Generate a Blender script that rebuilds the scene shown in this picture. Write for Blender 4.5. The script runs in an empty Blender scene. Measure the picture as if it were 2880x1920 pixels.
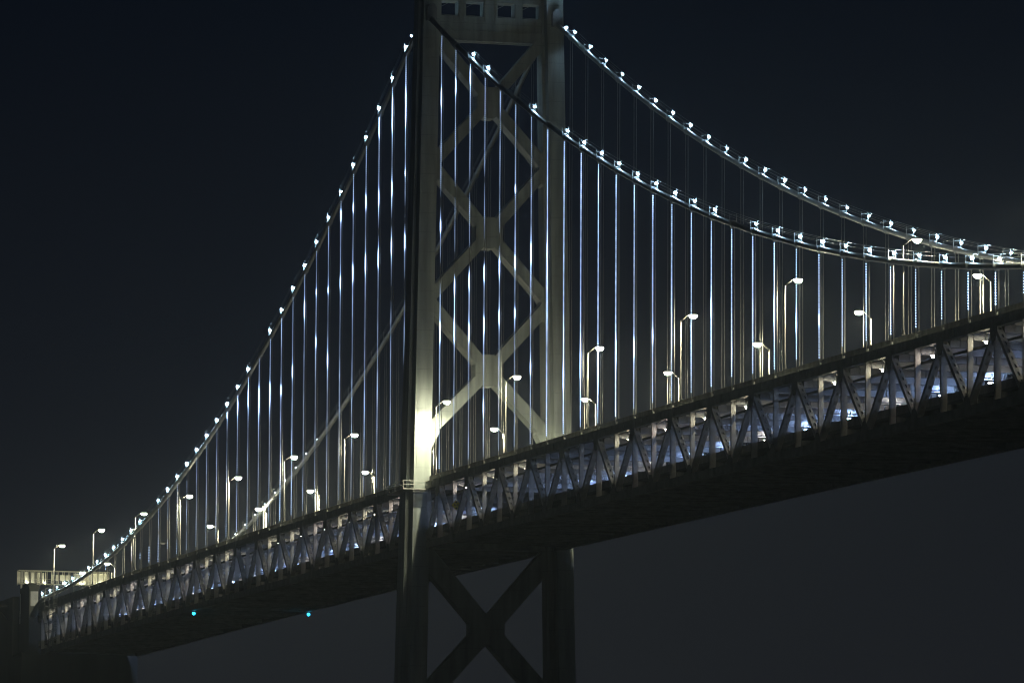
import bpy, bmesh, math, random
from mathutils import Vector, Matrix, noise
random.seed(7)
sc = bpy.context.scene
PI = math.pi
V = Vector

# ------------------------------------------------------------------ camera
def cam_axes(yaw, pitch, roll):
    fw = V((-math.cos(yaw)*math.cos(pitch), math.sin(yaw)*math.cos(pitch), math.sin(pitch)))
    right = fw.cross(V((0, 0, 1))).normalized()
    up = right.cross(fw)
    r = right*math.cos(roll) + up*math.sin(roll)
    u = -right*math.sin(roll) + up*math.cos(roll)
    return r, u, fw
r_, u_, f_ = cam_axes(0.24828904860766, 0.11813200491083, 0.00487760245755)
cd = bpy.data.cameras.new("camera")
cam = bpy.data.objects.new("camera", cd)
sc.collection.objects.link(cam)
cam.matrix_world = Matrix(((r_.x, u_.x, -f_.x, 859.1015682),
                           (r_.y, u_.y, -f_.y, -203.7883062),
                           (r_.z, u_.z, -f_.z, 5.0), (0, 0, 0, 1)))
cd.sensor_width = 36.0
cd.lens = 16399.3334*36.0/2880.0
cd.clip_start = 1.0
cd.clip_end = 30000.0
sc.camera = cam

# ------------------------------------------------------------------ night sky
w = bpy.data.worlds.new("World")
sc.world = w
w.use_nodes = True
nt = w.node_tree
nt.nodes.clear()
wo = nt.nodes.new('ShaderNodeOutputWorld')
bg = nt.nodes.new('ShaderNodeBackground')
tc = nt.nodes.new('ShaderNodeTexCoord')
sx = nt.nodes.new('ShaderNodeSeparateXYZ')
rp = nt.nodes.new('ShaderNodeValToRGB')
nt.links.new(tc.outputs['Generated'], sx.inputs[0])
nt.links.new(sx.outputs['Z'], rp.inputs[0])
els = rp.color_ramp.elements
els[0].position = 0.0;  els[0].color = (0.0105, 0.0122, 0.0152, 1)
els[1].position = 1.0;  els[1].color = (0.0015, 0.0022, 0.0042, 1)
for pos, c in ((0.055, (0.0094, 0.0108, 0.0142)), (0.11, (0.0054, 0.0070, 0.0106)), (0.175, (0.0016, 0.0030, 0.0066)), (0.30, (0.0008, 0.0014, 0.0040))):
    e = els.new(pos); e.color = (*c, 1)
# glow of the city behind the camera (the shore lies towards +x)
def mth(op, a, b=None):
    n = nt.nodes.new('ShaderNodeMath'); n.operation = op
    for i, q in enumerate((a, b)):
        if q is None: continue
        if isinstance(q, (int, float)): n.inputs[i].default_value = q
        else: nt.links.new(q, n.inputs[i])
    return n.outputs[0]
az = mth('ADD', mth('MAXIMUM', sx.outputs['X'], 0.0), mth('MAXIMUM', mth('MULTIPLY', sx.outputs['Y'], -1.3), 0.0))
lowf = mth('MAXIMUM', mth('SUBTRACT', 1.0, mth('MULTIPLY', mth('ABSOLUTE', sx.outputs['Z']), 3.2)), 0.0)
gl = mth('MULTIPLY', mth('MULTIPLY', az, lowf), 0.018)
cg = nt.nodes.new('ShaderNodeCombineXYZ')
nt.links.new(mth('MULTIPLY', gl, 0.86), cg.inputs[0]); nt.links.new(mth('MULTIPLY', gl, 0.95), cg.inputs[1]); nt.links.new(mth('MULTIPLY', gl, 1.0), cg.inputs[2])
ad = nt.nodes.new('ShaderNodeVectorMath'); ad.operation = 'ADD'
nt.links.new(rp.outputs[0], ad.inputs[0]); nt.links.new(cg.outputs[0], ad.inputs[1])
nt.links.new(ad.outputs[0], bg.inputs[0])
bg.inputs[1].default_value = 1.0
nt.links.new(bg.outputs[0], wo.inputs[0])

# ------------------------------------------------------------------ exposure
sc.view_settings.view_transform = 'Standard'
sc.view_settings.look = 'None'
sc.view_settings.exposure = 0.0
sc.view_settings.gamma = 1.0
sc.view_settings.use_curve_mapping = False
sc.render.engine = 'CYCLES'
sc.cycles.filter_width = 1.1

# ------------------------------------------------------------------ bridge geometry (metres; tower at x = 0, near cable y = 0, far cable y = W)
W = 20.117
P = 9.144
G = 11.825
def dz(x): return 88.8173 - 0.01924015*x - 1.25636e-5*x*x          # top of the upper parapet
def dzs(x): return -0.01924015 - 2.51272e-5*x
def zc(x):                                                          # main cable centre
    if x >= 0: return 160.468 - 0.42289153*x + 0.00055989567*x*x
    if x > -330: return 160.93 + 0.40099171*x + 6.07799e-4*x*x - 0.462*max(0, 1+x/14.0)
    return 94.795 + (-0.0)*(x+330)
def xk(k): return G + (k-1)*P if k > 0 else -G + (k+1)*P            # hanger stations, k = +-1, +-2 ...
KM = 34
KS = 37
ORD = ('zeroth first second third fourth fifth sixth seventh eighth ninth tenth eleventh twelfth thirteenth fourteenth fifteenth sixteenth '
       'seventeenth eighteenth nineteenth twentieth twenty-first twenty-second twenty-third twenty-fourth twenty-fifth twenty-sixth twenty-seventh '
       'twenty-eighth twenty-ninth thirtieth thirty-first thirty-second thirty-third thirty-fourth thirty-fifth thirty-sixth thirty-seventh thirty-eighth').split()
def side(k): return '%s %s of the tower' % (ORD[abs(k)], 'right' if k > 0 else 'left')

# ------------------------------------------------------------------ materials
def mat(name, col, rough=0.6, metal=0.0, var=0.0, scale=1.0, bump=0.0, bscale=8.0, streak=False, spec=0.5):
    m = bpy.data.materials.new(name); m.use_nodes = True
    t = m.node_tree; b = t.nodes['Principled BSDF']
    b.inputs['Base Color'].default_value = (*col, 1)
    b.inputs['Roughness'].default_value = rough
    b.inputs['Metallic'].default_value = metal
    b.inputs['Specular IOR Level'].default_value = spec
    g = t.nodes.new('ShaderNodeNewGeometry')
    if var:
        n = t.nodes.new('ShaderNodeTexNoise'); n.inputs['Scale'].default_value = scale
        n.inputs['Detail'].default_value = 6
        mp = t.nodes.new('ShaderNodeMapping')
        mp.inputs['Scale'].default_value = (1, 1, 0.12) if streak else (1, 1, 1)
        t.links.new(g.outputs['Position'], mp.inputs['Vector'])
        t.links.new(mp.outputs[0], n.inputs['Vector'])
        r = t.nodes.new('ShaderNodeValToRGB')
        r.color_ramp.elements[0].position = 0.3; r.color_ramp.elements[1].position = 0.72
        r.color_ramp.elements[0].color = (*[c*(1-var) for c in col], 1)
        r.color_ramp.elements[1].color = (*[min(1, c*(1+var*0.7)) for c in col], 1)
        t.links.new(n.outputs['Fac'], r.inputs[0]); t.links.new(r.outputs[0], b.inputs['Base Color'])
    if bump:
        n2 = t.nodes.new('ShaderNodeTexNoise'); n2.inputs['Scale'].default_value = bscale
        t.links.new(g.outputs['Position'], n2.inputs['Vector'])
        bp = t.nodes.new('ShaderNodeBump'); bp.inputs['Strength'].default_value = bump; bp.inputs['Distance'].default_value = 0.05
        t.links.new(n2.outputs['Fac'], bp.inputs['Height']); t.links.new(bp.outputs[0], b.inputs['Normal'])
    return m

def plated(name, col, plate=3.0):
    """riveted steel plate: faint seams and streaks"""
    m = mat(name, col, 0.62, 0.0, 0.30, 0.8, 0.0, streak=True)
    t = m.node_tree; b = t.nodes['Principled BSDF']
    g = [n for n in t.nodes if n.type == 'NEW_GEOMETRY'][0]
    s = t.nodes.new('ShaderNodeSeparateXYZ'); t.links.new(g.outputs['Position'], s.inputs[0])
    mo = t.nodes.new('ShaderNodeMath'); mo.operation = 'PINGPONG'; mo.inputs[1].default_value = plate/2
    t.links.new(s.outputs['Z'], mo.inputs[0])
    lt = t.nodes.new('ShaderNodeMath'); lt.operation = 'LESS_THAN'; lt.inputs[1].default_value = 0.045
    t.links.new(mo.outputs[0], lt.inputs[0])
    mx = t.nodes.new('ShaderNodeMix'); mx.data_type = 'RGBA'
    old = b.inputs['Base Color'].links[0].from_socket
    ml = t.nodes.new('ShaderNodeMath'); ml.operation = 'MULTIPLY'; ml.inputs[1].default_value = 0.35
    t.links.new(lt.outputs[0], ml.inputs[0]); t.links.new(ml.outputs[0], mx.inputs['Factor'])
    t.links.new(old, mx.inputs['A']); mx.inputs['B'].default_value = (*[c*0.45 for c in col], 1)
    t.links.new(mx.outputs['Result'], b.inputs['Base Color'])
    return m

def emis(name, col, strength, attr=None):
    m = bpy.data.materials.new(name); m.use_nodes = True
    t = m.node_tree; t.nodes.clear()
    o = t.nodes.new('ShaderNodeOutputMaterial'); e = t.nodes.new('ShaderNodeEmission')
    e.inputs[0].default_value = (*col, 1); e.inputs[1].default_value = strength
    if attr:
        a = t.nodes.new('ShaderNodeAttribute'); a.attribute_name = attr
        ml = t.nodes.new('ShaderNodeMath'); ml.operation = 'MULTIPLY'; ml.inputs[1].default_value = strength
        t.links.new(a.outputs['Fac'], ml.inputs[0]); t.links.new(ml.outputs[0], e.inputs[1])
    t.links.new(e.outputs[0], o.inputs[0])
    return m

M = {
 'tower': plated('tower_steel', (0.31, 0.345, 0.33)),
 'steel': mat('truss_steel', (0.36, 0.36, 0.35), 0.55, 0, 0.22, 0.9, 0.15, 3.0),
 'chord': mat('chord_steel', (0.17, 0.175, 0.165), 0.7, 0, 0.3, 0.7),
 'beam': mat('floor_beam_steel', (0.33, 0.34, 0.36), 0.6, 0, 0.25, 0.6),
 'road': mat('deck_asphalt', (0.13, 0.13, 0.13), 0.9, 0, 0.2, 0.5),
 'under': mat('soffit_concrete', (0.30, 0.31, 0.33), 0.85, 0, 0.3, 0.35),
 'barrier': mat('barrier_concrete', (0.22, 0.22, 0.205), 0.85, 0, 0.35, 0.8, streak=True),
 'cable': mat('cable_paint', (0.20, 0.215, 0.22), 0.5, 0.0, 0.15, 1.5),
 'band': mat('cable_band_metal', (0.24, 0.26, 0.27), 0.5, 0.0, 0.1, 3.0),
 'rope': mat('suspender_rope_zinc', (0.25, 0.25, 0.235), 0.6, 0.0, 0.15, 2.0),
 'pole': mat('galvanised_pole', (0.075, 0.075, 0.07), 0.6, 0.0, 0.12, 1.0),
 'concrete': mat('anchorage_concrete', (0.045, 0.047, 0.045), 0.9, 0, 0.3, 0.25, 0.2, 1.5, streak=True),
 'cream': mat('sign_frame_paint', (0.80, 0.79, 0.68), 0.6, 0, 0.12, 1.2),
 'dark': mat('dark_housing', (0.05, 0.05, 0.05), 0.5, 0.0, 0.2, 4.0),
 'yellow': mat('yellow_sign_sheet', (0.85, 0.70, 0.05), 0.45, 0, 0.08, 2.0),
 'black': mat('black_lettering', (0.015, 0.015, 0.012), 0.6),
 'blue': mat('blue_sign_sheet', (0.06, 0.12, 0.42), 0.45, 0, 0.1, 2.0),
 'white': mat('white_lettering', (0.75, 0.77, 0.8), 0.5),
 'placard': mat('grey_placard', (0.55, 0.55, 0.52), 0.5, 0, 0.1, 3.0),
 'lamp': emis('roadway_lamp_lens', (1.0, 0.94, 0.66), 900.0),
 'flood': emis('cable_lamp_lens', (0.50, 0.79, 1.0), 850.0),
 'flood_dim': emis('cable_lamp_lens_seen_from_behind', (0.70, 0.88, 1.0), 9.0),
 'tower_flood': emis('tower_lamp_lens', (0.50, 0.76, 1.0), 2300.0),
 'led': emis('led_node', (0.42, 0.62, 1.0), 8.0, 'glow'),
 'deck_warm': emis('lower_deck_lens_yellow', (1.0, 0.90, 0.62), 270.0),
 'deck_pink': emis('lower_deck_lens_pink', (1.0, 0.84, 0.70), 250.0),
 'deck_cool': emis('lower_deck_lens_white', (0.40, 0.58, 1.0), 1850.0),
 'deck_mild': emis('lower_deck_lens_mild', (1.0, 0.92, 0.84), 800.0),
 'added_panel_lamp': emis('added_panel_lens', (1.0, 0.97, 0.75), 260.0),  # for the added lamps that brighten the gantry panels
 'green': emis('green_navigation_lens', (0.01, 0.45, 0.80), 14.0),
 'lens_off': mat('unlit_lens', (0.6, 0.6, 0.55), 0.2),
}
wm = mat('bay_water', (0.006, 0.010, 0.012), 0.12, 0, 0, 1, 0.6, 0.35)

# ------------------------------------------------------------------ mesh helpers
class MB:
    def __init__(s): s.v = []; s.f = []; s.mi = []; s.glow = None
    def poly(s, verts, faces, mi=0):
        o = len(s.v); s.v += [tuple(v) for v in verts]
        s.f += [tuple(i+o for i in f) for f in faces]; s.mi += [mi]*len(faces); return s
    def hexa(s, p, mi=0):          # eight corners: bottom ring 0-3, top ring 4-7
        return s.poly(p, [(0, 3, 2, 1), (4, 5, 6, 7), (0, 1, 5, 4), (1, 2, 6, 5), (2, 3, 7, 6), (3, 0, 4, 7)], mi)
    def box(s, x0, x1, y0, y1, z0, z1, mi=0):
        return s.hexa([(x0, y0, z0), (x1, y0, z0), (x1, y1, z0), (x0, y1, z0), (x0, y0, z1), (x1, y0, z1), (x1, y1, z1), (x0, y1, z1)], mi)
    def ribbon(s, xs, y0, y1, zlo, zhi, mi=0):     # long member following the deck line: z given as functions of x
        n = len(xs); vs = []
        for x in xs:
            a, b = zlo(x), zhi(x)
            vs += [(x, y0, a), (x, y1, a), (x, y1, b), (x, y0, b)]
        fs = [(0, 1, 2, 3), tuple(4*(n-1)+i for i in (3, 2, 1, 0))]
        for i in range(n-1):
            for j in range(4):
                k = (j+1) % 4
                fs.append((4*i+j, 4*i+4+j, 4*i+4+k, 4*i+k))
        return s.poly(vs, fs, mi)
    def prismx(s, pts, x0, x1, mi=0):              # polygon in (y, z), extruded along x
        n = len(pts)
        vs = [(x0, y, z) for y, z in pts] + [(x1, y, z) for y, z in pts]
        fs = [tuple(range(n))[::-1], tuple(range(n, 2*n))] + [(i, (i+1) % n, (i+1) % n+n, i+n) for i in range(n)]
        return s.poly(vs, fs, mi)
    def prismy(s, pts, y0, y1, mi=0):
        n = len(pts)
        vs = [(x, y0, z) for x, z in pts] + [(x, y1, z) for x, z in pts]
        fs = [tuple(range(n)), tuple(range(n, 2*n))[::-1]] + [((i+1) % n, i, i+n, (i+1) % n+n) for i in range(n)]
        return s.poly(vs, fs, mi)
    def tube(s, pts, r, n=8, mi=0, cap=True):
        pts = [V(p) for p in pts]; rings = []
        for i, p in enumerate(pts):
            d = (pts[min(i+1, len(pts)-1)] - pts[max(i-1, 0)]).normalized()
            a = V((0, 1, 0)) if abs(d.y) < 0.9 else V((1, 0, 0))
            u = d.cross(a).normalized(); v = d.cross(u)
            rr = r[i] if isinstance(r, (list, tuple)) else r
            rings += [tuple(p + (u*math.cos(2*PI*j/n) + v*math.sin(2*PI*j/n))*rr) for j in range(n)]
        fs = []
        for i in range(len(pts)-1):
            for j in range(n):
                k = (j+1) % n
                fs.append((i*n+j, i*n+k, i*n+n+k, i*n+n+j))
        if cap: fs += [tuple(range(n))[::-1], tuple(range((len(pts)-1)*n, len(pts)*n))]
        return s.poly(rings, fs, mi)
    def beam(s, a, b, hw, hd, mi=0, up=(0, 0, 1)):  # box bar from a to b, half width hw (sideways), half depth hd
        a = V(a); b = V(b); d = (b-a).normalized(); u = V(up)
        sd = d.cross(u)
        if sd.length < 1e-3: sd = V((0, 1, 0))
        sd.normalize(); uu = sd.cross(d)
        p = []
        for q in (a, b):
            p += [q - sd*hw - uu*hd, q + sd*hw - uu*hd, q + sd*hw + uu*hd, q - sd*hw + uu*hd]
        return s.hexa(p, mi)
    def ball(s, c, r, mi=0, seg=8, ring=5, sq=(1, 1, 1), half=False):
        c = V(c); vs = []; fs = []
        top = 0.0; lo = PI if not half else PI
        vs.append((c.x, c.y, c.z + (0 if half else r*sq[2])))
        for i in range(1, ring):
            th = (PI/2 + PI/2*i/ring) if half else PI*i/ring
            if half and i == 1: th = PI/2
            for j in range(seg):
                ph = 2*PI*j/seg
                vs.append((c.x + r*sq[0]*math.sin(th)*math.cos(ph), c.y + r*sq[1]*math.sin(th)*math.sin(ph), c.z + r*sq[2]*math.cos(th)))
        vs.append((c.x, c.y, c.z - r*sq[2]))
        for j in range(seg):
            k = (j+1) % seg
            fs.append((0, 1+j, 1+k))
            for i in range(ring-2):
                fs.append((1+i*seg+j, 1+(i+1)*seg+j, 1+(i+1)*seg+k, 1+i*seg+k))
            fs.append((len(vs)-1, 1+(ring-2)*seg+k, 1+(ring-2)*seg+j))
        return s.poly(vs, fs, mi)
    def octa(s, c, r, g):
        x, y, z = c
        if s.glow is None: s.glow = []
        if s.v:                      # thin feed wire joins the nodes into one string
            o = len(s.v); pv = getattr(s, 'last')
            s.v += [(x-0.012, y, z+r), (x+0.012, y, z+r)]
            s.f += [(pv, o, o+1)]; s.mi += [1]; s.glow += [0.0]
            s.f += [(o, o+1, o+2+4)]; s.mi += [1]; s.glow += [0.0]
        s.last = len(s.v)+5
        s.poly([(x+r, y, z), (x, y+r, z), (x-r, y, z), (x, y-r, z), (x, y, z+r), (x, y, z-r)],
               [(0, 1, 4), (1, 2, 4), (2, 3, 4), (3, 0, 4), (1, 0, 5), (2, 1, 5), (3, 2, 5), (0, 3, 5)])
        s.glow += [g]*8
        return s
    def build(s, name, mats, parent=None, origin=None, smooth=False):
        if not isinstance(mats, (list, tuple)): mats = [mats]
        o0 = wpos(parent) if parent else V(origin if origin is not None else (0, 0, 0))
        me = bpy.data.meshes.new(name)
        me.from_pydata([(x-o0.x, y-o0.y, z-o0.z) for x, y, z in s.v], [], s.f)
        for m in mats: me.materials.append(m)
        if len(mats) > 1: me.polygons.foreach_set('material_index', s.mi)
        if smooth: me.polygons.foreach_set('use_smooth', [True]*len(me.polygons))
        if s.glow:
            a = me.attributes.new('glow', 'FLOAT', 'FACE'); a.data.foreach_set('value', s.glow)
        me.update()
        o = bpy.data.objects.new(name, me); sc.collection.objects.link(o)
        if parent: o.parent = parent
        else: o.location = o0
        return o
_pos = {}
def wpos(o):
    p = V((0, 0, 0))
    while o: p += o.location; o = o.parent
    return p
def tag(o, label, cat, group=None, kind=None):
    if label: o['label'] = label
    if cat: o['category'] = cat
    if group: o['group'] = group
    if kind: o['kind'] = kind
    return o
def thing(name, loc, label, cat, group=None):
    o = bpy.data.objects.new(name, None); sc.collection.objects.link(o); o.location = loc
    o.empty_display_size = 0.5
    return tag(o, label, cat, group)
KIDS = {}
def copy_thing(root, loc, label=None, group=None, swap=None):
    r = root.copy(); sc.collection.objects.link(r); r.location = loc
    if label: r['label'] = label
    if group: r['group'] = group
    for ch in [c for c in root.children]:
        c = ch.copy(); sc.collection.objects.link(c); c.parent = r
        for g in ch.children:
            d = g.copy(); sc.collection.objects.link(d); d.parent = c
    return r
def text_mesh(s, size, extrude=0.01):
    cu = bpy.data.curves.new('txt', 'FONT'); cu.body = s; cu.size = size; cu.extrude = extrude
    cu.align_x = 'CENTER'; cu.align_y = 'CENTER'
    o = bpy.data.objects.new('txt', cu); sc.collection.objects.link(o)
    bpy.context.view_layer.update()
    me = bpy.data.meshes.new_from_object(o.evaluated_get(bpy.context.evaluated_depsgraph_get()))
    bpy.data.objects.remove(o); return me

def frange(a, b, step):
    n = max(1, int(round(abs(b-a)/step)))
    return [a+(b-a)*i/n for i in range(n+1)]

# ------------------------------------------------------------------ water
wv = MB().poly([(-9000, -9000, 0), (9000, -9000, 0), (9000, 9000, 0), (-9000, 9000, 0)], [(0, 1, 2, 3)]).build('bay_water', wm)
tag(wv, 'dark night water of the bay far below the bridge', None, kind='structure')

# ------------------------------------------------------------------ tower
tower = thing('bridge_tower', (0, W/2, 0), 'tall grey steel suspension tower with stacked X bracing and a windowed top portal', 'bridge tower')
ZTOP = 171.0
def leg_yc(z): return 0.28 - 0.0187*(158-z)
def leg_h(z): return 3.3 + 0.0156*(158-z)
def leg_ring(z, far):
    h = leg_h(z); hs = h*0.45; a = 1.30; wv_ = 1.72 + 0.003*(158-z); yc = leg_yc(z)
    pts = [(-hs, -wv_), (hs, -wv_), (hs, -a), (h, -a), (h, a), (hs, a), (hs, wv_), (-hs, wv_), (-hs, a), (-h, a), (-h, -a), (-hs, -a)]
    out = []
    for x, y in pts:
        yy = yc + y
        out.append((x, W-yy if far else yy, z))
    return out
for far in (False, True):
    mb = MB(); zs = [14, 40, 62, 80, 96, 116, 137, 158, ZTOP]; vs = []
    for z in zs: vs += leg_ring(z, far)
    n = 12; fs = []
    for i in range(len(zs)-1):
        for j in range(n):
            k = (j+1) % n
            f = (i*n+j, i*n+k, (i+1)*n+k, (i+1)*n+j)
            fs.append(f[::-1] if far else f)
    cap = tuple(range((len(zs)-1)*n, len(zs)*n)); fs.append(cap[::-1] if far else cap)
    mb.poly(vs, fs)
    # raised horizontal splice bands
    lg = mb.build('tower_leg', M['tower'], tower)
    lg['label'] = 'far tower leg' if far else 'near tower leg, floodlit at road level'
    sp = MB()
    for z in (157.4,):
        h = leg_h(z)+0.06; yc = leg_yc(z); y0, y1 = yc-1.36, yc+1.36
        if far: y0, y1 = W-y1, W-y0
        sp.box(-h, h, y0, y1, z, z+0.28)
        y0, y1 = yc-1.80, yc+1.80
        if far: y0, y1 = W-y1, W-y0
        sp.box(-h*0.45-0.07, h*0.45+0.07, y0, y1, z-0.003, z+0.283)
    # cooling ribs under the saddle
    for i in range(5):
        yy = leg_yc(156)-0.75+i*0.34
        if far: yy = W-yy
        sp.box(leg_h(156), leg_h(156)+0.12, yy-0.05, yy+0.05, 154.4, 157.3)
    for yy in (-0.9, 0.9):     # vertical splice cover strips
        pa = []
        for z in (62, 156.5):
            y = leg_yc(z)+yy; y = W-y if far else y
            pa.append((leg_h(z)+0.004, y, z))
        sp.beam(pa[0], pa[1], 0.05, 0.03, up=(1, 0, 0))
    q = sp.build('splice_plate', M['tower'], lg)

def inner(z, far=False):
    y = leg_yc(z)+1.30
    return W-y if far else y
def xbrace(zc_, ztop, zbot, gz, gw, gt, gb, th, name='cross_brace'):
    """X between leg nodes at ztop / zbot, octagonal centre gusset"""
    root = MB(); cy = W/2
    for s in (-1, 1):
        # upper arm
        for (zn, up) in ((ztop, 1), (zbot, -1)):
            yl = inner(zn)-0.25
            yL = cy + s*(cy-yl)
            dx = abs(cy-yl); sl = (zn-zc_)/dx
            y0 = cy + s*0.3; z0 = zc_ + sl*0.3
            pts = [(y0, z0-th/2), (yL, zn-th/2), (yL, zn+th/2), (y0, z0+th/2)]
            root.prismx(pts if s > 0 else pts[::-1], -1.35, 1.35)
    o = root.build(name, M['tower'], tower)
    g = MB()
    g.prismx([(cy-gt, gz+2.45), (cy-gw, gz+0.95), (cy-gw, gz-1.05), (cy-gb, gz-2.40), (cy+gb, gz-2.40), (cy+gw, gz-1.05), (cy+gw, gz+0.95), (cy+gt, gz+2.45)][::-1], -1.38, 1.38)
    g.build('gusset_plate', M['tower'], o)
    # edge flanges on the front and back of the arms
    fl = MB()
    for s in (-1, 1):
        for (zn, up) in ((ztop, 1), (zbot, -1)):
            yl = inner(zn)-0.05; dx = abs(cy-yl); sl = (zn-zc_)/dx
            for e in (-1, 1):
                a0 = gw-0.2
                p0 = V((0, cy+s*a0, zc_+sl*a0+e*(th/2-0.10))); p1 = V((0, cy+s*dx, zn+e*(th/2-0.10)))
                for xx in (-1.38, 1.38):
                    fl.beam((xx, p0.y, p0.z), (xx, p1.y, p1.z), 0.05, 0.10, up=(1, 0, 0))
    fl.build('edge_flange', M['tower'], o)
    return o
xbrace(105.4, 115.9, 95.4, 105.4, 2.12, 0.87, 0.6, 2.55)
xbrace(126.6, 136.9, 116.2, 126.6, 2.12, 0.80, 0.56, 2.45)
xbrace(146.9, 157.0, 137.0, 146.7, 2.06, 0.86, 0.6, 2.45)
xbrace(65.95, 77.6, 54.3, 65.95, 2.67, 0.78, 0.55, 4.2)
xbrace(42.5, 53.9, 31.0, 42.5, 2.67, 0.78, 0.55, 4.2)
# node gussets on the legs
for far in (False, True):
    for zn in (116.05, 136.95):
        g = MB()
        y0 = inner(zn)-0.3; y1 = inner(zn)+1.05
        pts = [(y0, zn-3.2), (y1-0.75, zn-3.0), (y1, zn-1.9), (y1, zn+1.9), (y1-0.75, zn+3.0), (y0, zn+3.2)]
        pts = [(W-y, z) for y, z in pts] if far else pts[::-1]
        g.prismx(pts, -1.41, 1.41); g.build('node_gusset', M['tower'], tower)
    g = MB(); zn = 95.4; y0 = inner(zn)-0.3
    pts = [(y0, 90.5), (0.42, 91.9), (2.45, 95.85), (1.9, 97.6), (y0, 97.75)]
    pts = [(W-y, z) for y, z in pts] if far else pts[::-1]
    g.prismx(pts, -1.41, 1.41)
    g.build('node_gusset', M['tower'], tower)

MB().box(-1.6, 1.6, 1.2, W-1.2, 78.15, 79.9).build('light_stop_strut', M['tower'], tower)  # strut added to stop lower-deck light leaking onto the braces below
# portal beam with window openings
pm = MB(); yL, yR = 1.30, W-1.30
pm.box(-1.15, 1.15, yL, yR, 156.35, 160.05)
pm.box(-1.15, 1.15, yL, yR, 162.35, ZTOP-0.5)
win = [(2.30, 4.98), (6.20, 8.95), (11.17, 13.92), (15.14, 17.82)]
edges = [yL] + [e for w_ in win for e in w_] + [yR]
for i in range(0, len(edges), 2):
    pm.box(-1.15, 1.15, edges[i], edges[i+1], 160.05, 162.35)
portal = pm.build('portal_beam', M['tower'], tower)
for (a, b) in win:
    fr = MB()
    for xx in (-1.22, 1.22):
        s = 0.05
        fr.box(xx-s, xx+s, a-0.28, a-0.14, 159.3, 162.9); fr.box(xx-s, xx+s, b+0.14, b+0.28, 159.3, 162.9)
        fr.box(xx-s, xx+s, a-0.14, b+0.14, 159.3, 159.42); fr.box(xx-s, xx+s, a-0.14, b+0.14, 162.78, 162.9)
    fr.beam((-0.6, a, 160.5), (-0.6, b, 160.42), 0.04, 0.04)
    fr.beam((-0.9, a, 160.32), (-0.9, b, 160.28), 0.04, 0.05)
    fr.beam((-0.4, a+0.2, 161.6), (-0.4, a+1.7, 162.4), 0.035, 0.035)
    fr.build('window_frame', M['tower'], portal)
lb = MB()
lb.box(-1.32, 1.32, yL, yR, 157.72, 157.86)
lb.box(-1.24, 1.24, yL, yR, 156.28, 156.42)
for i in range(24):
    y = yL+0.5 + i*(yR-yL-1.0)/23
    lb.beam((1.2, y, 156.36 if i % 2 else 156.02), (1.2, y+(yR-yL-1.0)/23, 156.02 if i % 2 else 156.36), 0.04, 0.04)
lb.box(1.15, 1.24, yL, yR, 155.95, 156.03)
for i in range(5):
    y = yL+1.8+i*3.6
    lb.box(1.15, 1.42, y, y+0.5, 157.86, 158.02)
lb.build('ledge_band', M['tower'], portal)

# saddle covers
for far in (False, True):
    yc = 0.12 if not far else W-0.22
    prof = [(-0.72, 158.6), (0.72, 158.6), (0.72, 160.6), (0.55, 161.0), (0.25, 161.25), (-0.25, 161.25), (-0.55, 161.0), (-0.72, 160.6)]
    for sg in (-1, 1):
        x0, x1 = (3.0, 4.25) if sg > 0 else (-4.25, -3.0)
        so = MB().prismx([(yc+a, b) for a, b in prof][::-1], x0, x1).build('saddle_cover', M['band'], tower)
    c = MB(); cx = 0.0 if not far else W
    for sg in (-1, 1):
        for rr, xx in ((0.62, 4.30), (0.50, 4.55)):
            ps = []
            for i in range(13):
                t = PI*i/12
                ps.append((sg*xx, cx+rr*math.cos(t), zc(4.3)-0.05+rr*math.sin(t)))
            c.tube(ps, 0.07, 6)
    for a in (-0.35, 0.35):
        c.box(4.25, 4.33, yc+a-0.09, yc+a+0.09, 160.75, 160.93)
    c.build('collar_ring', M['band'], so)

# platforms with railings at road level round the legs
for far in (False, True):
    s = MB(); zt = dz(0)-2.1
    ya, yb = -4.2, -1.2
    def fy(y): return W-y if far else y
    y0, y1 = sorted((fy(ya), fy(yb)))
    s.box(-5.4, 5.4, y0, y1, zt-0.15, zt)
    s.box(4.7, 5.4, *sorted((fy(-1.2), fy(-0.3))), zt-0.15, zt)
    s.box(4.4, 5.2, *sorted((fy(-2.6), fy(-0.3))), zt-0.55, zt-0.15)
    yo = fy(ya)
    pts = [(-5.4, yo), (0, yo), (5.4, yo), (5.4, fy(-2.5)), (5.4, fy(-0.3))]
    for x, y in pts: s.beam((x, y, zt), (x, y, zt+1.15), 0.04, 0.04)
    for hgt in (0.6, 1.15):
        s.beam((-5.4, yo, zt+hgt), (5.4, yo, zt+hgt), 0.04, 0.04)
        s.beam((5.4, yo, zt+hgt), (5.4, fy(-0.3), zt+hgt), 0.04, 0.04)
    s.build('access_platform', M['placard'], tower)

# concrete pier base
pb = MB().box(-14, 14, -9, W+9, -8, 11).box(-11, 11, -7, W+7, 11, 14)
tag(pb.build('tower_pier', M['concrete'], origin=(0, W/2, 0)), 'stepped concrete pier rising from the water under the tower legs', 'pier')

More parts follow.
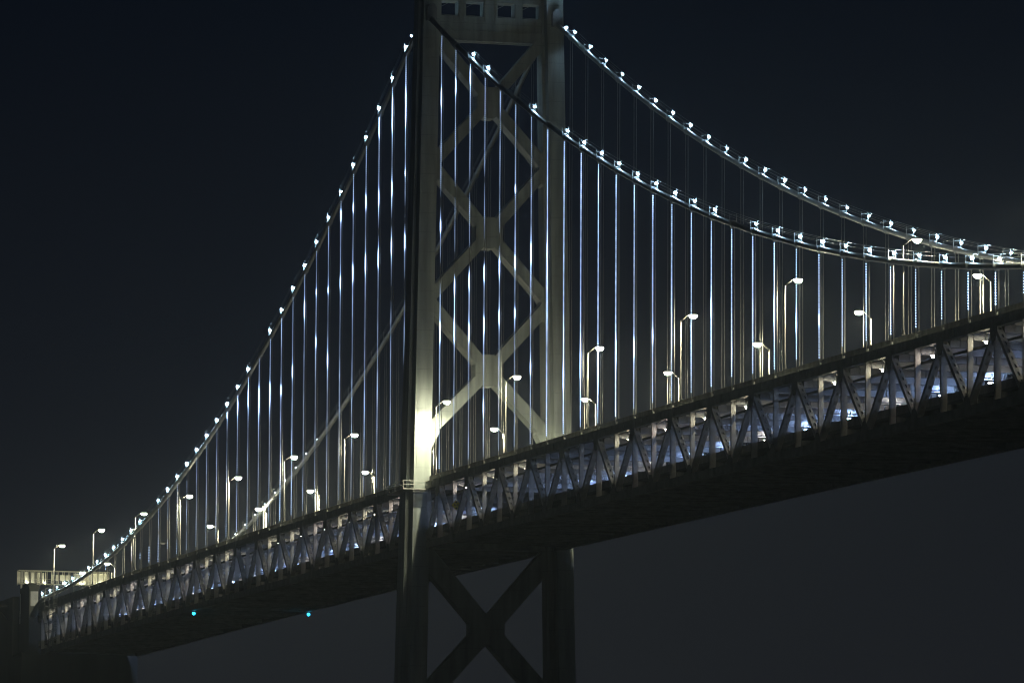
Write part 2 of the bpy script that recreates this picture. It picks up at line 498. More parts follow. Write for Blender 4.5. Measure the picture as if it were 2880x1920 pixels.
# ------------------------------------------------------------------ stiffening trusses
def perforated(mb, a, b, hy, hd):
    """box member in the x-z plane: open-hole cover plates above and below, plain side webs"""
    a = V(a); b = V(b); d = (b-a); L = d.length; d.normalize()
    nrm = V((-d.z, 0, d.x))
    if nrm.x < 0: nrm = -nrm
    y = V((0, 1, 0))
    # webs
    for s in (-1, 1):
        c0 = a + y*s*(hy-0.04); c1 = b + y*s*(hy-0.04)
        mb.beam(c0, c1, 0.04, hd, up=nrm)
    ncell = int(L/1.35); cl = L/ncell
    for s in (-1, 1):
        off = nrm*(hd*s*0.98)
        for i in range(ncell):
            s0 = a + d*(cl*i) + off; s1 = a + d*(cl*(i+1)) + off; c = (s0+s1)/2
            hole = 0 < i < ncell-1 or True
            w_ = hy-0.08
            rect = [s0 - y*w_, c - y*w_, s1 - y*w_, s1, s1 + y*w_, c + y*w_, s0 + y*w_, s0]
            ov = []
            for k in range(8):
                ang = {0: -0.75*PI, 1: -0.5*PI, 2: -0.25*PI, 3: 0, 4: 0.25*PI, 5: 0.5*PI, 6: 0.75*PI, 7: PI}[k]
                ov.append(c + d*(0.36*math.cos(ang)) + y*(0.17*math.sin(ang)))
            mb.poly(rect+ov, [(k, (k+1) % 8, 8+(k+1) % 8, 8+k) for k in range(8)])
def truss(name, y, ks, label, far):
    x0 = xk(ks[0]); cx = xk(ks[len(ks)//2])
    t = thing(name, (cx, y, dz(cx)-10.9), label, 'truss', 'stiffening trusses of the bridge')
    sg = 1 if ks[0] > 0 else -1
    xs = [sg*3.9] + [xk(k) for k in ks] if abs(ks[0]) == 1 else [xk(k) for k in ks]
    tc_ = MB().ribbon(xs, y-0.40, y+0.40, lambda x: dz(x)-1.97, lambda x: dz(x)-0.86)
    tc_.ribbon(xs, y-0.47, y+0.47, lambda x: dz(x)-0.855, lambda x: dz(x)-0.80)
    for i in range(len(xs)-1):     # batten plates and conduit brackets on the outside
        xm = xs[i]*0.5+xs[i+1]*0.5
        yo = y-0.44 if not far else y+0.44
        tc_.box(xm-0.25, xm+0.25, yo-0.03, yo+0.03, dz(xm)-1.8, dz(xm)-1.05)
    tc_.build('top_chord', M['chord'], t)
    MB().ribbon(xs, y-0.40, y+0.40, lambda x: dz(x)-10.9, lambda x: dz(x)-9.85).build('bottom_chord', M['chord'], t)
    yi = y+0.75 if not far else y-0.75
    pr = MB().ribbon(xs, yi-0.10, yi+0.10, lambda x: dz(x)-3.62, lambda x: dz(x)-3.34)
    pr.build('longitudinal_strut', M['chord'], t)
    for k in ks:
        x = xk(k); z1 = dz(x)-1.97; z0 = dz(x)-9.85
        v = MB()
        hw = 0.30 if k % 2 == 0 else 0.36
        v.box(x-0.20, x-0.15, y-hw, y+hw, z0, z1); v.box(x+0.15, x+0.20, y-hw, y+hw, z0, z1)
        v.box(x-0.15, x+0.15, y-0.04, y+0.04, z0, z1)
        vo = v.build('vertical_post', M['steel'], t)
        g = MB()
        for s in (-1, 1):
            yy = y+s*0.43
            if k % 2:
                z = dz(x)-1.0
                g.prismy([(x-1.25, z), (x-1.15, z-1.5), (x-0.55, z-2.5), (x+0.55, z-2.5), (x+1.15, z-1.5), (x+1.25, z)][::-1], yy-0.02, yy+0.02)
            else:
                z = dz(x)-10.8
                g.prismy([(x-1.25, z), (x-1.15, z+1.4), (x-0.5, z+2.1), (x+0.5, z+2.1), (x+1.15, z+1.4), (x+1.25, z)], yy-0.02, yy+0.02)
        g.build('gusset_plate', M['chord'], vo)
    allx = [(sg*3.9, sg*0)] if abs(ks[0]) == 1 else []
    nodes = [xk(k) for k in ks]
    for i, k in enumerate(ks[:-1]):
        xa, xb = xk(k), xk(ks[i+1])
        if k % 2:  p, q = (xa, dz(xa)-1.9), (xb, dz(xb)-10.0)
        else:      p, q = (xa, dz(xa)-10.0), (xb, dz(xb)-1.9)
        m = MB(); perforated(m, (p[0], y, p[1]), (q[0], y, q[1]), 0.37, 0.26)
        m.build('diagonal_brace', M['steel'], t)
    if abs(ks[0]) == 1:
        xa = xk(ks[0]); m = MB(); xe = sg*4.2
        perforated(m, (xa, y, dz(xa)-1.9), (xe, y, dz(xe)-10.0), 0.37, 0.26)
        m.build('diagonal_brace', M['steel'], t)
        MB().box(xe-0.3, xe+0.3, y-0.35, y+0.35, dz(xe)-9.85, dz(xe)-1.97).build('vertical_post', M['steel'], t)
    return t
mk = list(range(1, KM+1)); sk = [-k for k in range(1, KS+1)]
tr_nm = truss('stiffening_truss', 0, mk, 'near steel truss carrying the deck right of the tower, perforated diagonals lit yellow', False)
tr_ns = truss('stiffening_truss', 0, sk, 'near steel truss carrying the deck left of the tower down to the concrete anchorage', False)
tr_fm = truss('stiffening_truss', W, mk, 'far steel truss seen through the near one, right of the tower', True)
tr_fs = truss('stiffening_truss', W, sk, 'far steel truss seen through the near one, left of the tower', True)

# ------------------------------------------------------------------ decks
def deck(upper, ks, xs, label):
    cx = xs[len(xs)//2]
    t = thing('upper_roadway' if upper else 'lower_roadway', (cx, W/2, dz(cx)-(1.3 if upper else 8.9)), label, 'bridge deck', 'road decks of the bridge')
    if upper:
        MB().ribbon(xs, 0.13, W-0.13, lambda x: dz(x)-1.28, lambda x: dz(x)-1.0).build('deck_slab', M['under'], t)
        MB().ribbon(xs, 0.4, W-0.4, lambda x: dz(x)-0.996, lambda x: dz(x)-0.95).build('road_surface', M['road'], t)
        for a, b in ((0.12, 0.36), (W-0.36, W-0.12)):
            bb = MB().ribbon(xs, a, b, lambda x: dz(x)-1.0, lambda x: dz(x))
            bb.build('parapet', M['barrier'], t)
        st = MB()
        for i in range(9):
            y = 1.6+i*(W-3.2)/8
            st.ribbon(xs, y-0.09, y+0.09, lambda x: dz(x)-1.75, lambda x: dz(x)-1.28)
        st.build('stringers', M['beam'], t)
        for k in ks:
            x = xk(k)
            f = MB().box(x-0.03, x+0.03, 0.44, W-0.44, dz(x)-2.55, dz(x)-1.30)
            f.box(x-0.26, x+0.26, 0.44, W-0.44, dz(x)-2.60, dz(x)-2.55)
            for j in range(5):
                y = 2.0+j*(W-4.0)/4
                f.box(x+0.03, x+0.22, y-0.03, y+0.03, dz(x)-2.55, dz(x)-1.76)
            f.build('floor_beam', M['beam'], t)
            x2 = x + P/2*(1 if k > 0 else -1)
            if abs(k) < (KM if k > 0 else KS):
                f = MB().box(x2-0.03, x2+0.03, 0.44, W-0.44, dz(x2)-2.15, dz(x2)-1.30)
                f.box(x2-0.2, x2+0.2, 0.44, W-0.44, dz(x2)-2.20, dz(x2)-2.15)
                f.build('intermediate_beam', M['beam'], t)
    else:
        MB().ribbon(xs, 0.9, W-0.9, lambda x: dz(x)-8.95, lambda x: dz(x)-8.6).build('deck_slab', M['road'], t)
        for a, b in ((0.92, 1.16), (W-1.16, W-0.92)):
            MB().ribbon(xs, a, b, lambda x: dz(x)-8.6, lambda x: dz(x)-7.65).build('barrier', M['barrier'], t)
        st = MB()
        for i in range(9):
            y = 1.6+i*(W-3.2)/8
            st.ribbon(xs, y-0.09, y+0.09, lambda x: dz(x)-9.45, lambda x: dz(x)-8.95)
        st.build('stringers', M['chord'], t)
        for k in ks:
            x = xk(k)
            f = MB().box(x-0.2, x+0.2, 0.44, W-0.44, dz(x)-10.5, dz(x)-8.96)
            f.build('floor_beam', M['chord'], t)
        lat = MB()
        for i, k in enumerate(ks[:-1]):
            xa, xb = xk(k), xk(ks[i+1])
            ya, yb = (0.5, W-0.5) if i % 2 else (W-0.5, 0.5)
            lat.beam((xa, ya, dz(xa)-10.7), (xb, yb, dz(xb)-10.7), 0.18, 0.12)
            lat.beam((xa, yb, dz(xa)-10.45), (xb, ya, dz(xb)-10.45), 0.18, 0.12)
        lat.build('wind_bracing', M['chord'], t)
    return t
xm = [0] + [xk(k) for k in mk]; xsd = [0] + [xk(k) for k in sk]
xsd_u = xsd + [-352, -380, -430]
deck(True, mk, xm, 'upper road deck of the bridge right of the tower, underside glowing blue')
deck(True, sk, xsd_u, 'upper road deck of the bridge left of the tower, running on over the anchorage')
deck(False, mk, xm, 'dark lower road deck of the bridge right of the tower')
deck(False, sk, xsd + [-352], 'dark lower road deck of the bridge left of the tower')

# ------------------------------------------------------------------ main cables
def cabletop(far):
    y = W if far else 0.0
    nm = 'far' if far else 'near'
    t = thing('main_cable', (0, y, zc(0)), '%s main suspension cable draped over the tower, %s' % (nm, 'sky behind it at right' if far else 'crossing in front of the tower bracing'), 'cable', 'main cables of the bridge')
    xs = frange(-338, -10, 4) + [-6, -4.2, -3]
    MB().tube([(x, y, zc(x)) for x in xs], 0.36, 16).build('cable_strand', M['cable'], t, smooth=True)
    if not far:
        MB().tube([(-338, y, zc(-338)), (-344, y, zc(-338)-0.35), (-350, y, zc(-338)-1.6), (-356, y, zc(-338)-3.8)], [0.36, 0.42, 0.6, 0.8], 16).build('splayed_end', M['cable'], t, smooth=True)
    else:
        MB().tube([(-338, y, zc(-338)), (-344, y, zc(-338)-0.35), (-350, y, zc(-338)-1.6), (-356, y, zc(-338)-3.8)], [0.36, 0.42, 0.6, 0.8], 16).build('splayed_end', M['cable'], t, smooth=True)
    xs = [3, 4.2, 6] + frange(10, xk(KM)+8, 4)
    MB().tube([(x, y, zc(x)) for x in xs], 0.36, 16).build('cable_strand', M['cable'], t, smooth=True)
    for k in mk + sk:
        x = xk(k); z = zc(x)
        s = (zc(x+0.5)-zc(x-0.5))
        d = V((1, 0, s)).normalized()
        b = MB()
        b.tube([V((x, y, z))-d*0.45, V((x, y, z))-d*0.40, V((x, y, z))+d*0.40, V((x, y, z))+d*0.45], [0.38, 0.43, 0.43, 0.38], 14)
        for e in (-0.18, 0.18):
            b.tube([V((x, y, z))+d*(e-0.05), V((x, y, z))+d*(e+0.05)], 0.48, 14)
        b.build('cable_band', M['band'], t)
        q = MB()
        for yy in (-0.44, 0.44):
            q.beam((x, y+yy, z+0.1), (x, y+yy, z+1.38), 0.032, 0.032)
        q.beam((x, y-0.44, z+1.12), (x, y+0.44, z+1.12), 0.02, 0.02)
        q.beam((x, y-0.44, z+0.40), (x, y+0.44, z+0.40), 0.035, 0.035)
        q.build('handrail_post', M['band'], t)
    for yy in (-0.44, 0.44):
        for lst in (mk, sk):
            h = MB()
            for dzr in (1.36, 0.95):
                h.tube([(xk(k), y+yy, zc(xk(k))+dzr) for k in lst], 0.018, 4)
            h.build('hand_rope', M['band'], t)
    return t
cn = cabletop(False); cf = cabletop(True)

# ------------------------------------------------------------------ lamps along the cables
def floodlight(lens):
    r = thing('cable_lamp', (0, 0, 0), '', 'lamp', 'white lamps along the main cables')
    MB().box(-0.16, 0.16, -0.03, 0.03, -0.52, -0.46).beam((0, 0, -0.5), (0, 0, -0.2), 0.025, 0.025).build('bracket', M['dark'], r)
    MB().tube([(-0.14, 0, 0.0), (-0.06, 0, 0.0), (-0.05, 0, 0.0)], [0.10, 0.20, 0.20], 10).build('housing', M['dark'], r)
    l = MB().ball((0.04, 0, 0), 0.13, seg=10, ring=6); l.build('lens', lens, r, smooth=True)
    return r
fl_on = None; fl_dim = None
FR = random.Random(11)
def place_flood(x, y, z, label, dim=False):
    global fl_on, fl_dim
    if dim:
        if fl_dim is None: fl_dim = floodlight(M['flood_dim']); o = fl_dim; o.location = (x, y, z)
        else: o = copy_thing(fl_dim, (x, y, z))
    else:
        if fl_on is None: fl_on = floodlight(M['flood']); o = fl_on; o.location = (x, y, z)
        else: o = copy_thing(fl_on, (x, y, z))
    o['label'] = label
    o.rotation_euler = (FR.uniform(-0.2, 0.2), FR.uniform(-0.2, 0.2), FR.uniform(-0.4, 0.4)); q = FR.uniform(0.82, 1.15); o.scale = (q, q, q)
for k in mk:
    if k in (1, 2, 5, 6, 8, 18): continue
    x = xk(k); place_flood(x+0.1, 0.22, zc(x)+0.88, 'bright white lamp on the near cable above the suspender %s' % side(k))
for k in sk:
    if k in (-13, -24): continue
    x = xk(k); place_flood(x+0.1, -0.30, zc(x)+0.88, 'bright white lamp on the near cable above the suspender %s' % side(k))
place_flood(-8.74, -0.1, 158.3, 'bright white lamp on the near cable right against the left face of the tower')
for k in mk:
    x = xk(k); place_flood(x+0.1, W+0.55, zc(x)+0.88, 'bright white lamp on the far cable above the suspender %s' % side(k))
tf = floodlight(M['tower_flood']); tf.location = (6.9, W+0.5, 158.0)
tag(tf, 'bright white lamp on the far cable hard by the right leg of the tower', 'lamp')
for k in [-k for k in range(18, 31)]:
    x = xk(k); place_flood(x, W, zc(x)+0.75, 'dim white lamp on the far cable above the suspender %s' % side(k), True)

# ------------------------------------------------------------------ suspenders
BRIGHT = {-1: [(145.2, 150.0), (136.9, 137.7), (125.5, 127.5)], -2: [(145.7, 150.2), (135.1, 137.1), (125.9, 127.8)], -3: [(145.8, 148.8), (134.9, 137.0), (125.0, 127.5)], -4: [(135.5, 137.6), (125.5, 127.8)], -5: [(136.2, 137.4), (125.0, 127.5)], -6: [(136.0, 137.6), (125.0, 126.7)], -7: [(125.3, 126.2), (113.2, 115.0)], -8: [(126.1, 127.0), (117.5, 118.9)], -9: [(123.6, 126.0)], -10: [(114.4, 116.2)], -11: [(112.4, 113.9)], -12: [(112.1, 115.2)], -13: [(111.2, 115.5)], -14: [(113.4, 115.9)], -15: [(113.1, 114.9)], -16: [(113.0, 114.3)], 1: [(144.4, 146.6), (125.1, 126.5), (108.5, 111.0)], 2: [(144.7, 146.7), (114.6, 117.1), (107.5, 110.1)], 3: [(144.8, 146.7), (114.2, 116.6), (106.4, 108.7)], 4: [(114.3, 116.4), (106.7, 108.7), (94.8, 96.4)], 5: [(114.0, 116.1), (106.9, 108.6)], 6: [(124.7, 125.6), (113.7, 115.4), (106.6, 107.8)], 7: [(113.6, 115.8), (97.6, 99.1)], 8: [(112.9, 114.7)], 9: [(93.6, 96.1)], 10: [(94.1, 97.0)], 11: [(93.6, 96.5)], 12: [(94.0, 96.9)], 13: [(94.0, 95.9)], 14: [(94.8, 96.2)], 17: [(94.9, 96.7)], 20: [(91.2, 93.4)], 21: [(88.8, 90.6)], 22: [(88.6, 89.5)]}
DARK = {-1: [(130.9, 132.2), (129.4, 130.2), (117.5, 120.9)], -2: [(130.2, 131.4), (118.3, 120.8)], -3: [(130.0, 131.2)], 1: [(128.7, 130.4), (117.2, 120.2)], 2: [(129.0, 130.5), (117.3, 120.7)], 3: [(128.3, 129.7), (117.4, 120.2)], 4: [(128.6, 129.4), (118.6, 120.4), (117.6, 118.3)], 5: [(118.1, 120.0)]}
def led_glow(k, z, zt, zb):
    """brightness of one LED node: the strings show drifting bright bands and dark gaps"""
    n = noise.noise(V((k*0.33+31.0, z*0.085+k*0.10, 3.1)))
    n2 = noise.noise(V((k*0.9, z*0.33, 9.7)))
    a = abs(k)
    base = 0.50 + 0.45*max(0, n) + 0.15*n2 if k >= 8 else (0.34 + 0.25*max(0, n) + 0.15*n2 if k > 0 else 0.30 + 0.35*max(0, n) + 0.18*n2)
    for z0, z1 in BRIGHT.get(k, []):
        c = (z0+z1)/2; h = (z1-z0)/2
        base += 0.75*math.exp(-((z-c)/(h*1.15))**4) + 0.22*math.exp(-((z-c)/(h*2.4))**2)
    for z0, z1 in DARK.get(k, []):
        if z0 < z < z1: return 0.0
        e = min(abs(z-z0), abs(z-z1))
        if e < 2.0: base *= 0.35+0.325*e
    if k < 0 and a >= 20:
        m = noise.noise(V((a*1.7, z*0.42, 5.0)))
        if m < -0.28 + (a-20)*0.052: return 0.0
        if a >= 24 and z > zb+3.0 and m < 0.30: return 0.0
    return max(0.08, base)
for far in (False, True):
    y = W if far else 0.0
    for k in mk + [q for q in sk if abs(q) <= 33]:
        x = xk(k); zt = zc(x)-0.40; zb = dz(x)-0.82
        if zt-zb < 0.4: continue
        nm = 'far' if far else 'near'
        o = thing('suspender', (x, y, zb), '%s suspender pair of wire ropes, %s%s' % (nm, side(k), '' if far else ', strung with white LEDs'), 'suspender', 'far suspenders' if far else 'near suspenders with LED strings')
        for s in (-1, 1):
            MB().tube([(x+s*0.16, y+s*0.13, zb), (x+s*0.16, y+s*0.13, zt)], 0.042, 6).build('wire_rope', M['rope'], o, smooth=True)
        sk_ = MB().tube([(x, y, zb-0.35), (x, y, zb+0.45)], 0.15, 8)
        sk_.build('rope_socket', M['chord'], o)
        if not far:
            L = MB(); yl = -0.20 
            top = zt-0.35; bot = dz(x) + (0.15 + 0.75*random.random())
            z = top
            while z > bot:
                g = led_glow(k, z, top, bot)
                if g > 0.05:
                    L.octa((x+0.05, yl, z), 0.052+0.048*min(1.0, g), 0.07+1.5*min(1.15, g)**2)
                z -= 0.3048
            if L.v: L.build('led_string', [M['led'], M['dark']], o)

# ------------------------------------------------------------------ street lamps on the upper deck
def street_lamp(sgn, lit=True):
    r = thing('street_lamp', (0, 0, 0), '', 'street lamp')
    H = 10.75
    p = MB().tube([(0, 0, 0), (0, 0, 0.05), (0, 0, H-0.6)], [0.12, 0.10, 0.06], 10)
    p.build('pole', M['pole'], r, smooth=True)
    b = MB().box(-0.28, 0.28, -0.25, 0.25, -0.06, 0.02).tube([(0, 0, 0.02), (0, 0, 0.5)], [0.19, 0.15], 10)
    b.build('base', M['pole'], r)
    MB().tube([(0, 0, H-0.62), (0, sgn*0.45, H-0.30), (0, sgn*0.9, H+0.10), (0, sgn*1.25, H+0.22)], [0.075, 0.06, 0.055, 0.05], 8).build('arm', M['pole'], r, smooth=True)
    h = MB().box(-0.38, 0.38, *sorted((sgn*1.12, sgn*2.18)), H+0.14, H+0.22).box(-0.28, 0.28, *sorted((sgn*1.2, sgn*2.05)), H+0.22, H+0.30).box(-0.15, 0.15, *sorted((sgn*1.3, sgn*1.95)), H+0.30, H+0.38)
    hd = h.build('lamp_head', M['pole'], r)
    l = MB().ball((0, sgn*1.65, H+0.137), 0.50, seg=16, ring=8, sq=(0.74, 1.0, 0.84), half=True)
    l.build('lens', M['lamp'] if lit else M['lens_off'], hd, smooth=True)
    if lit:                      # the lamp's own light: a cut-off luminaire throws it downwards
        ld = SPOT
        lo = bpy.data.objects.new('lamp_light', ld); sc.collection.objects.link(lo)
        lo.parent = hd; lo.location = (0, sgn*1.65, H-0.34)
    return r
SPOT = bpy.data.lights.new('roadway_lamp', 'SPOT')
SPOT.energy = 15000.0; SPOT.color = (1.0, 0.95, 0.64); SPOT.spot_size = math.radians(179); SPOT.spot_blend = 0.34; SPOT.shadow_soft_size = 0.10
NEARX = [-327.6, -282.0, -236.4, -191.4, -146.6, -99.8, -53.3, 9.7, 52.6, 98.1, 144.2, 190.1, 236.0, 281.7]
FARX = [-400.3, -370.4, -258.2, -211.9, -165.9, -121.3, -75.4, -29.6, 26.0, 71.2, 115.4, 160.1, 206.6, 252.0, 297.7]
proto_n = street_lamp(1); proto_f = street_lamp(-1); first = True
for i, x in enumerate(NEARX):
    loc = (x, -0.2, dz(x)+0.05)
    lb_ = 'street lamp on the near parapet, arm to the right, %s' % (('%s left of the tower' % ORD[7-i]) if x < 0 else ('%s right of the tower' % ORD[i-6]))
    if x == 9.7: lb_ = 'street lamp on the near parapet whose light floods the near tower leg'
    if i == 0: o = proto_n; o.location = loc; o['label'] = lb_; o['group'] = 'street lamps along the upper deck'
    else: copy_thing(proto_n, loc, lb_, 'street lamps along the upper deck')
for i, x in enumerate(FARX):
    loc = (x, W+0.2, dz(x)-0.4)
    if i < 2: lb_ = 'street lamp on the far parapet beyond the sign gantry, %s from the left' % ORD[i+1]
    else: lb_ = 'street lamp on the far parapet, arm to the left, %s' % (('%s left of the tower' % ORD[8-i]) if x < 0 else ('%s right of the tower' % ORD[i-7]))
    if i == 0: o = proto_f; o.location = loc; o['label'] = lb_; o['group'] = 'street lamps along the upper deck'
    else: copy_thing(proto_f, loc, lb_, 'street lamps along the upper deck')
dl = street_lamp(-1, False); dl.location = (-307.0, W+0.2, dz(-307)-0.4)
tag(dl, 'unlit street lamp on the far parapet among the left suspenders', 'street lamp')

# ------------------------------------------------------------------ lamps under the upper deck
def under_lamp(lens, long_):
    r = thing('deck_lamp', (0, 0, 0), '', 'lamp', 'lamps under the upper deck')
    if long_:
        MB().box(-0.12, 0.12, -0.5, 0.5, 0.03, 0.16).build('housing', M['dark'], r)
        MB().ball((0, 0, 0.0), 0.30, seg=10, ring=5, sq=(0.5, 1.3, 0.45)).build('lens', lens, r, smooth=True)
    else:
        MB().box(-0.40, 0.45, -0.35, 0.45, 0.155, 0.185).box(-0.16, 0.16, -0.25, 0.25, 0.185, 0.24).box(-0.03, 0.03, -0.03, 0.03, 0.24, 0.9).build('housing', M['placard'], r)  # wide top plate added to shade the floor beams from this lamp
        MB().ball((0, 0, 0.0), 0.15, seg=10, ring=5).build('lens', lens, r, smooth=True)
    return r
protos = {}
for k in mk + sk:
    x = xk(k)
    if k % 2 == 0:
        key = 'deck_pink' if (abs(k)//2) % 3 == 1 else 'deck_warm'
        if k in (2*9, 2*4+0): pass
        loc = (x+1.7, 1.25, dz(x)-3.0)
        lab = '%s lamp hung beside the near truss post %s' % ('pinkish' if key == 'deck_pink' else 'yellow', side(k)); lng = False
        if k in (8, 10, 20, -14): continue
    else:
        if abs(k) == 1: continue
        key = 'deck_cool' if (k//2) % 3 else 'deck_mild'; loc = (x+0.9, W-2.3, dz(x)-3.1); lab = 'white lamp under the upper deck by the far truss post %s' % side(k); lng = True
    if key not in protos:
        o = under_lamp(M[key], lng); o.location = loc; o['label'] = lab; protos[key] = o
    else: copy_thing(protos[key], loc, lab)

# small grey placards on the ceiling side beside some near posts
pr = None
for k in (2, 4, 12, 14, -2, -4, -6):
    x = xk(k)
    o = MB().box(x+2.2, x+2.24, 1.5, 2.5, dz(x)-2.55, dz(x)-2.1).build('placard', M['placard'], origin=(x+2.2, 2.0, dz(x)-2.6))
    tag(o, 'small grey placard under the deck near the truss post %s' % side(k), 'placard', 'placards under the deck')

# ------------------------------------------------------------------ signs and call boxes
dgn = V((1, -0.25, 0)).normalized(); dgr = V((0.25, 1, 0)).normalized()
dc = V((24.7, -0.62, 82.55))
sgn = thing('navigation_sign', dc, 'yellow diamond sign lettered in black on the near truss just right of the tower', 'sign')
def dpoly(pts, off, th=0.03):
    m = MB(); n = len(pts)
    fr = [dc + dgr*a + V((0, 0, b)) + dgn*(off+th) for a, b in pts]; bk = [dc + dgr*a + V((0, 0, b)) + dgn*off for a, b in pts]
    m.poly(fr+bk, [tuple(range(n)), tuple(range(2*n-1, n-1, -1))] + [((i+1) % n, i, i+n, (i+1) % n+n) for i in range(n)])
    return m
dpoly([(0, -0.78), (0.72, 0), (0, 0.78), (-0.72, 0)], 0).build('sign_panel', M['yellow'], sgn)
for q, nm in ((1, 'diamond_mark'), (-1, 'diamond_mark')):
    dpoly([(0, q*0.47-0.17), (0.17, q*0.47), (0, q*0.47+0.17), (-0.17, q*0.47)], 0.034, 0.01).build(nm, M['black'], sgn)
me = text_mesh('A-B', 0.50)
me.materials.append(M['black'])
to = bpy.data.objects.new('lettering', me); sc.collection.objects.link(to); to.parent = sgn
up = V((0, 0, 1))
to.matrix_local = Matrix(((dgr.x, 0, dgn.x, 0), (dgr.y, 0, dgn.y, 0), (0, 1, 0, 0), (0, 0, 0, 1))) @ Matrix.Translation((0, 0, 0.05))
to.location = dgn*0.05

for (bx, lab) in ((-28.0, 'in front of the tower bracing'), (171.7, 'at right under the cables'), (-246.0, 'at left where the far cable meets the deck')):
    zb = dz(bx)-0.1; y = W-0.55
    c = thing('call_box', (bx, y, zb), 'yellow roadside call box %s' % lab, 'call box', 'yellow call boxes')
    MB().box(bx-0.2, bx+0.2, y-0.3, y+0.25, zb+0.1, zb+0.75).build('case', M['yellow'], c)
    MB().box(bx+0.2, bx+0.23, y-0.12, y+0.1, zb+0.3, zb+0.55).build('hatch', M['dark'], c)
    s = thing('call_box_sign', (bx-1.0, y, zb), 'blue call box sign with white writing %s' % lab, 'sign', 'blue call box signs')
    MB().beam((bx-1.0, y+0.1, zb-0.9), (bx-1.0, y+0.1, zb+4.2), 0.035, 0.035).build('post', M['pole'], s)
    MB().box(bx-0.95, bx-0.92, y-0.35, y+0.28, zb+2.9, zb+3.65).build('sign_panel', M['blue'], s)
    MB().box(bx-0.915, bx-0.90, y-0.25, y+0.18, zb+3.42, zb+3.50).box(bx-0.915, bx-0.90, y-0.25, y+0.14, zb+3.16, zb+3.26).build('lettering', M['white'], s)

for (x, y, lab) in ((-178.6, 0.0, 'near'), (-173.2, W, 'far')):
    n = thing('navigation_light', (x, y, dz(x)-11.5), 'blue-green navigation light under the %s edge of the left span' % lab, 'navigation light', 'navigation lights under the span')
    MB().tube([(x, y, dz(x)-11.25), (x, y, dz(x)-10.9)], 0.12, 8).build('housing', M['dark'], n)
    MB().ball((x, y, dz(x)-11.42), 0.28, seg=10, ring=6).build('lens', M['green'], n, smooth=True)

# ------------------------------------------------------------------ sign gantry over the road at the anchorage
gx = -367.0; gb = dz(gx)
ga = thing('sign_gantry', (gx, 8.7, gb), 'long pale steel sign gantry over the road at far left, seen from behind', 'sign gantry')
gz0, gz1 = 99.65, 102.45; gy0, gy1 = -1.15, 18.4
fr = MB()
for xx in (gx-0.9, gx+0.9):
    for z in (gz0, gz1):
        fr.beam((xx, gy0, z), (xx, gy1, z), 0.07, 0.07)
fr.beam((gx+0.9, gy0, gz0+0.95), (gx+0.9, gy1, gz0+0.95), 0.03, 0.03)
fr.beam((gx+0.9, gy0, gz0+0.5), (gx+0.9, gy1, gz0+0.5), 0.02, 0.02)
fr.box(gx-0.9, gx+0.9, gy0, gy1, gz0-0.10, gz0-0.06)
fr.build('frame', M['cream'], ga)
for i in range(17):
    y = gy0+i*(gy1-gy0)/16
    MB().beam((gx+0.9, y, gz0), (gx+0.9, y, gz1), 0.07, 0.05).build('frame_post', M['cream'], ga)
    MB().beam((gx-0.9, y, gz0), (gx-0.9, y, gz1), 0.06, 0.05).beam((gx-0.9, y, gz0-0.3), (gx-0.9, y, gz0), 0.05, 0.05).build('frame_post', M['cream'], ga)
random.seed(3)
for (a, b, za, zb_) in ((0.1, 1.0, 0.3, 2.6), (1.6, 2.3, 0.3, 2.6), (3.0, 3.6, 0.3, 2.6), (4.2, 4.8, 0.3, 2.6), (5.4, 5.8, .3, 2.5), (7.4, 8.0, 0.9, 2.2), (8.3, 8.8, 0.9, 2.1), (9.2, 10.4, 0.9, 2.1), (10.6, 11.6, 0.9, 2.1), (12.4, 16.2, 0.2, 2.5), (16.4, 19.3, 0.2, 2.6)):
    MB().box(gx-1.25, gx-1.1, gy0+a, gy0+b, gz0+za, gz0+zb_).build('sign_panel', M['cream'], ga)
for y in (gy0+0.8, gy1+0.9):
    MB().beam((gx, y, gb-1.0), (gx, y, gz1), 0.25, 0.25).build('column', M['placard'], ga)

for i in range(5):
    MB().ball((gx-0.35, gy0+2.0+i*3.9, gz0+0.22), 0.09, seg=8, ring=5).build('added_panel_lamp', M['added_panel_lamp'], ga)  # added lamps tucked inside the frame to brighten the sign panels
# ------------------------------------------------------------------ anchorage
an = thing('anchorage', (-390, W/2, 0), 'massive dark concrete anchorage block where the left span ends', 'anchorage')
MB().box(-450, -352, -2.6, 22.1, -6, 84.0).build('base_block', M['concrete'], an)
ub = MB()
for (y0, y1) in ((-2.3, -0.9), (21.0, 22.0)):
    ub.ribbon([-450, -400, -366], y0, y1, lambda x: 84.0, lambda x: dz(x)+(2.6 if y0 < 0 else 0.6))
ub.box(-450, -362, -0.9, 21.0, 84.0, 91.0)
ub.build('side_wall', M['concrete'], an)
for y0, y1 in ((-1.0, 0.95), (W-0.95, W+1.0)):
    pl = MB()
    pl.box(-364, -353, y0, y1, 84.0, 97.3).box(-364.4, -352.6, y0-0.15, y1+0.15, 97.3, 98.3)
    pl.box(-361.5, -355.5, y0-0.12, y1, 98.3, 98.9)
    pl.build('pilaster', M['concrete'], an)
wl = MB().box(-352.98, -352.8, -0.75, 0.85, 93.9, 97.0)
for i in (0, 1): wl.box(-352.8, -352.7, -0.45+i*0.75, -0.05+i*0.75, 95.3, 95.9)
wl.build('splay_housing', M['under'], an)
br = MB()
for x in (-372, -388, -404):
    br.beam((x, -2.4, 95.2), (x, -5.2, 95.2), 0.15, 0.25).beam((x, -2.4, 92.2), (x, -5.0, 95.0), 0.12, 0.12)
br.ribbon([-408, -368], -5.3, -4.9, lambda x: 95.0, lambda x: 95.5)
br.build('side_bracket', M['concrete'], an)

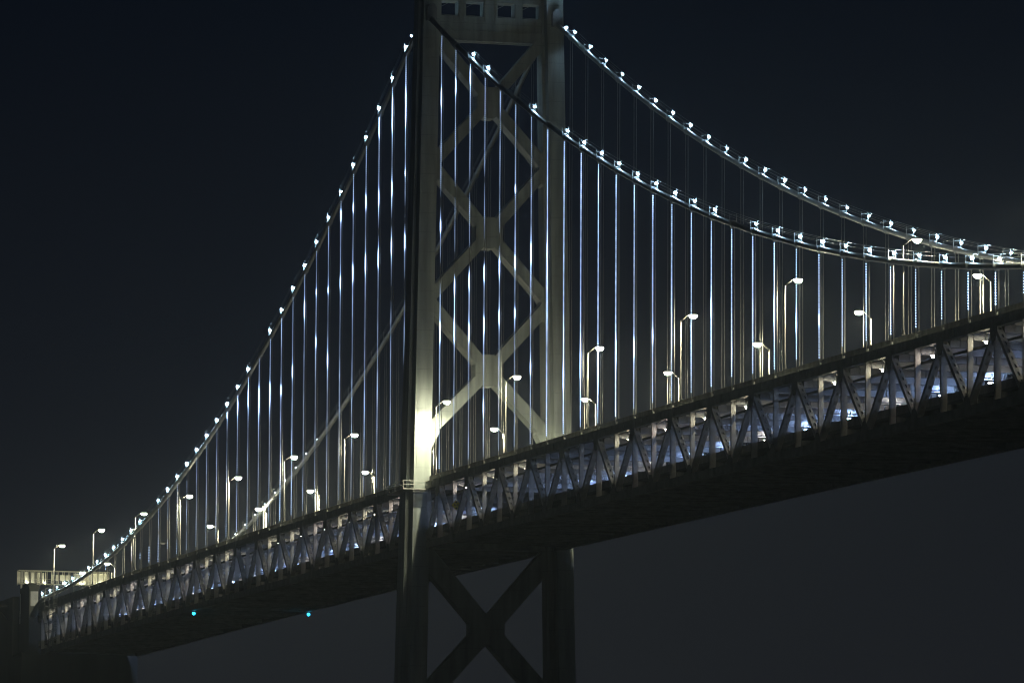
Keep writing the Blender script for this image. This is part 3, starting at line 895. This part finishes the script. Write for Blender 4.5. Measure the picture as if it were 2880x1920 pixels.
# latticed inspection scaffold hung on the near truss at the left end
sf = thing('access_scaffold', (-326, -1.0, 82.0), 'thin steel ladder scaffold hung on the near truss at far left', 'scaffold')
s = MB()
zt_, zb_ = dz(-326)+2.2, dz(-326)-10.6
for x in (-330.5, -325.5, -320.5):
    for y in (-1.5, -0.6):
        s.beam((x, y, zb_), (x, y, zt_), 0.045, 0.045)
s.build('standard_tube', M['chord'], sf)
s = MB()
for i in range(8):
    z = zb_+i*(zt_-zb_)/7
    for y in (-1.5, -0.6): s.beam((-330.5, y, z), (-320.5, y, z), 0.035, 0.035)
    for x in (-330.5, -325.5, -320.5): s.beam((x, -1.5, z), (x, -0.6, z), 0.035, 0.035)
s.build('ledger_tube', M['chord'], sf)
s = MB()
for i in range(26):
    z = zb_+0.4+i*0.48
    s.beam((-319.9, -1.4, z), (-319.9, -0.7, z), 0.03, 0.03)
for y in (-1.4, -0.7): s.beam((-319.9, y, zb_), (-319.9, y, zt_-0.5), 0.035, 0.035)
s.build('ladder', M['chord'], sf)

# fan of spikes that keeps climbers off the far cable
gd = thing('cable_guard', (-262, W, dz(-262)), 'fan of thin upright spikes on the far parapet at left', 'cable guard')
s = MB()
for i in range(14):
    a = -0.9+i*0.115
    x = -262.0+i*0.28; y = W-0.6+i*0.32
    s.beam((x, y, dz(x)-0.3), (x+0.1, y+a*0.5, dz(x)+2.3+0.1*i), 0.03, 0.03)
s.beam((-262, W-0.6, dz(-262)+0.6), (-258.4, W+3.6, dz(-258)+0.8), 0.03, 0.03)
s.build('spikes', M['cream'], gd)

# ------------------------------------------------------------------ night haze over the bay
hz = MB().box(-1400, 1000, -420, 900, -1.0, 260.0).build('haze', [bpy.data.materials.new('haze')], origin=(0, 0, -1))
tag(hz, 'thin night haze over the bay', None, kind='stuff')
hm = hz.data.materials[0]; hm.use_nodes = True; t = hm.node_tree; t.nodes.clear()
o = t.nodes.new('ShaderNodeOutputMaterial'); v = t.nodes.new('ShaderNodeVolumePrincipled')
v.inputs['Color'].default_value = (0.74, 0.86, 1.0, 1); v.inputs['Density'].default_value = 0.00008; v.inputs['Anisotropy'].default_value = 0.6
t.links.new(v.outputs[0], o.inputs['Volume'])
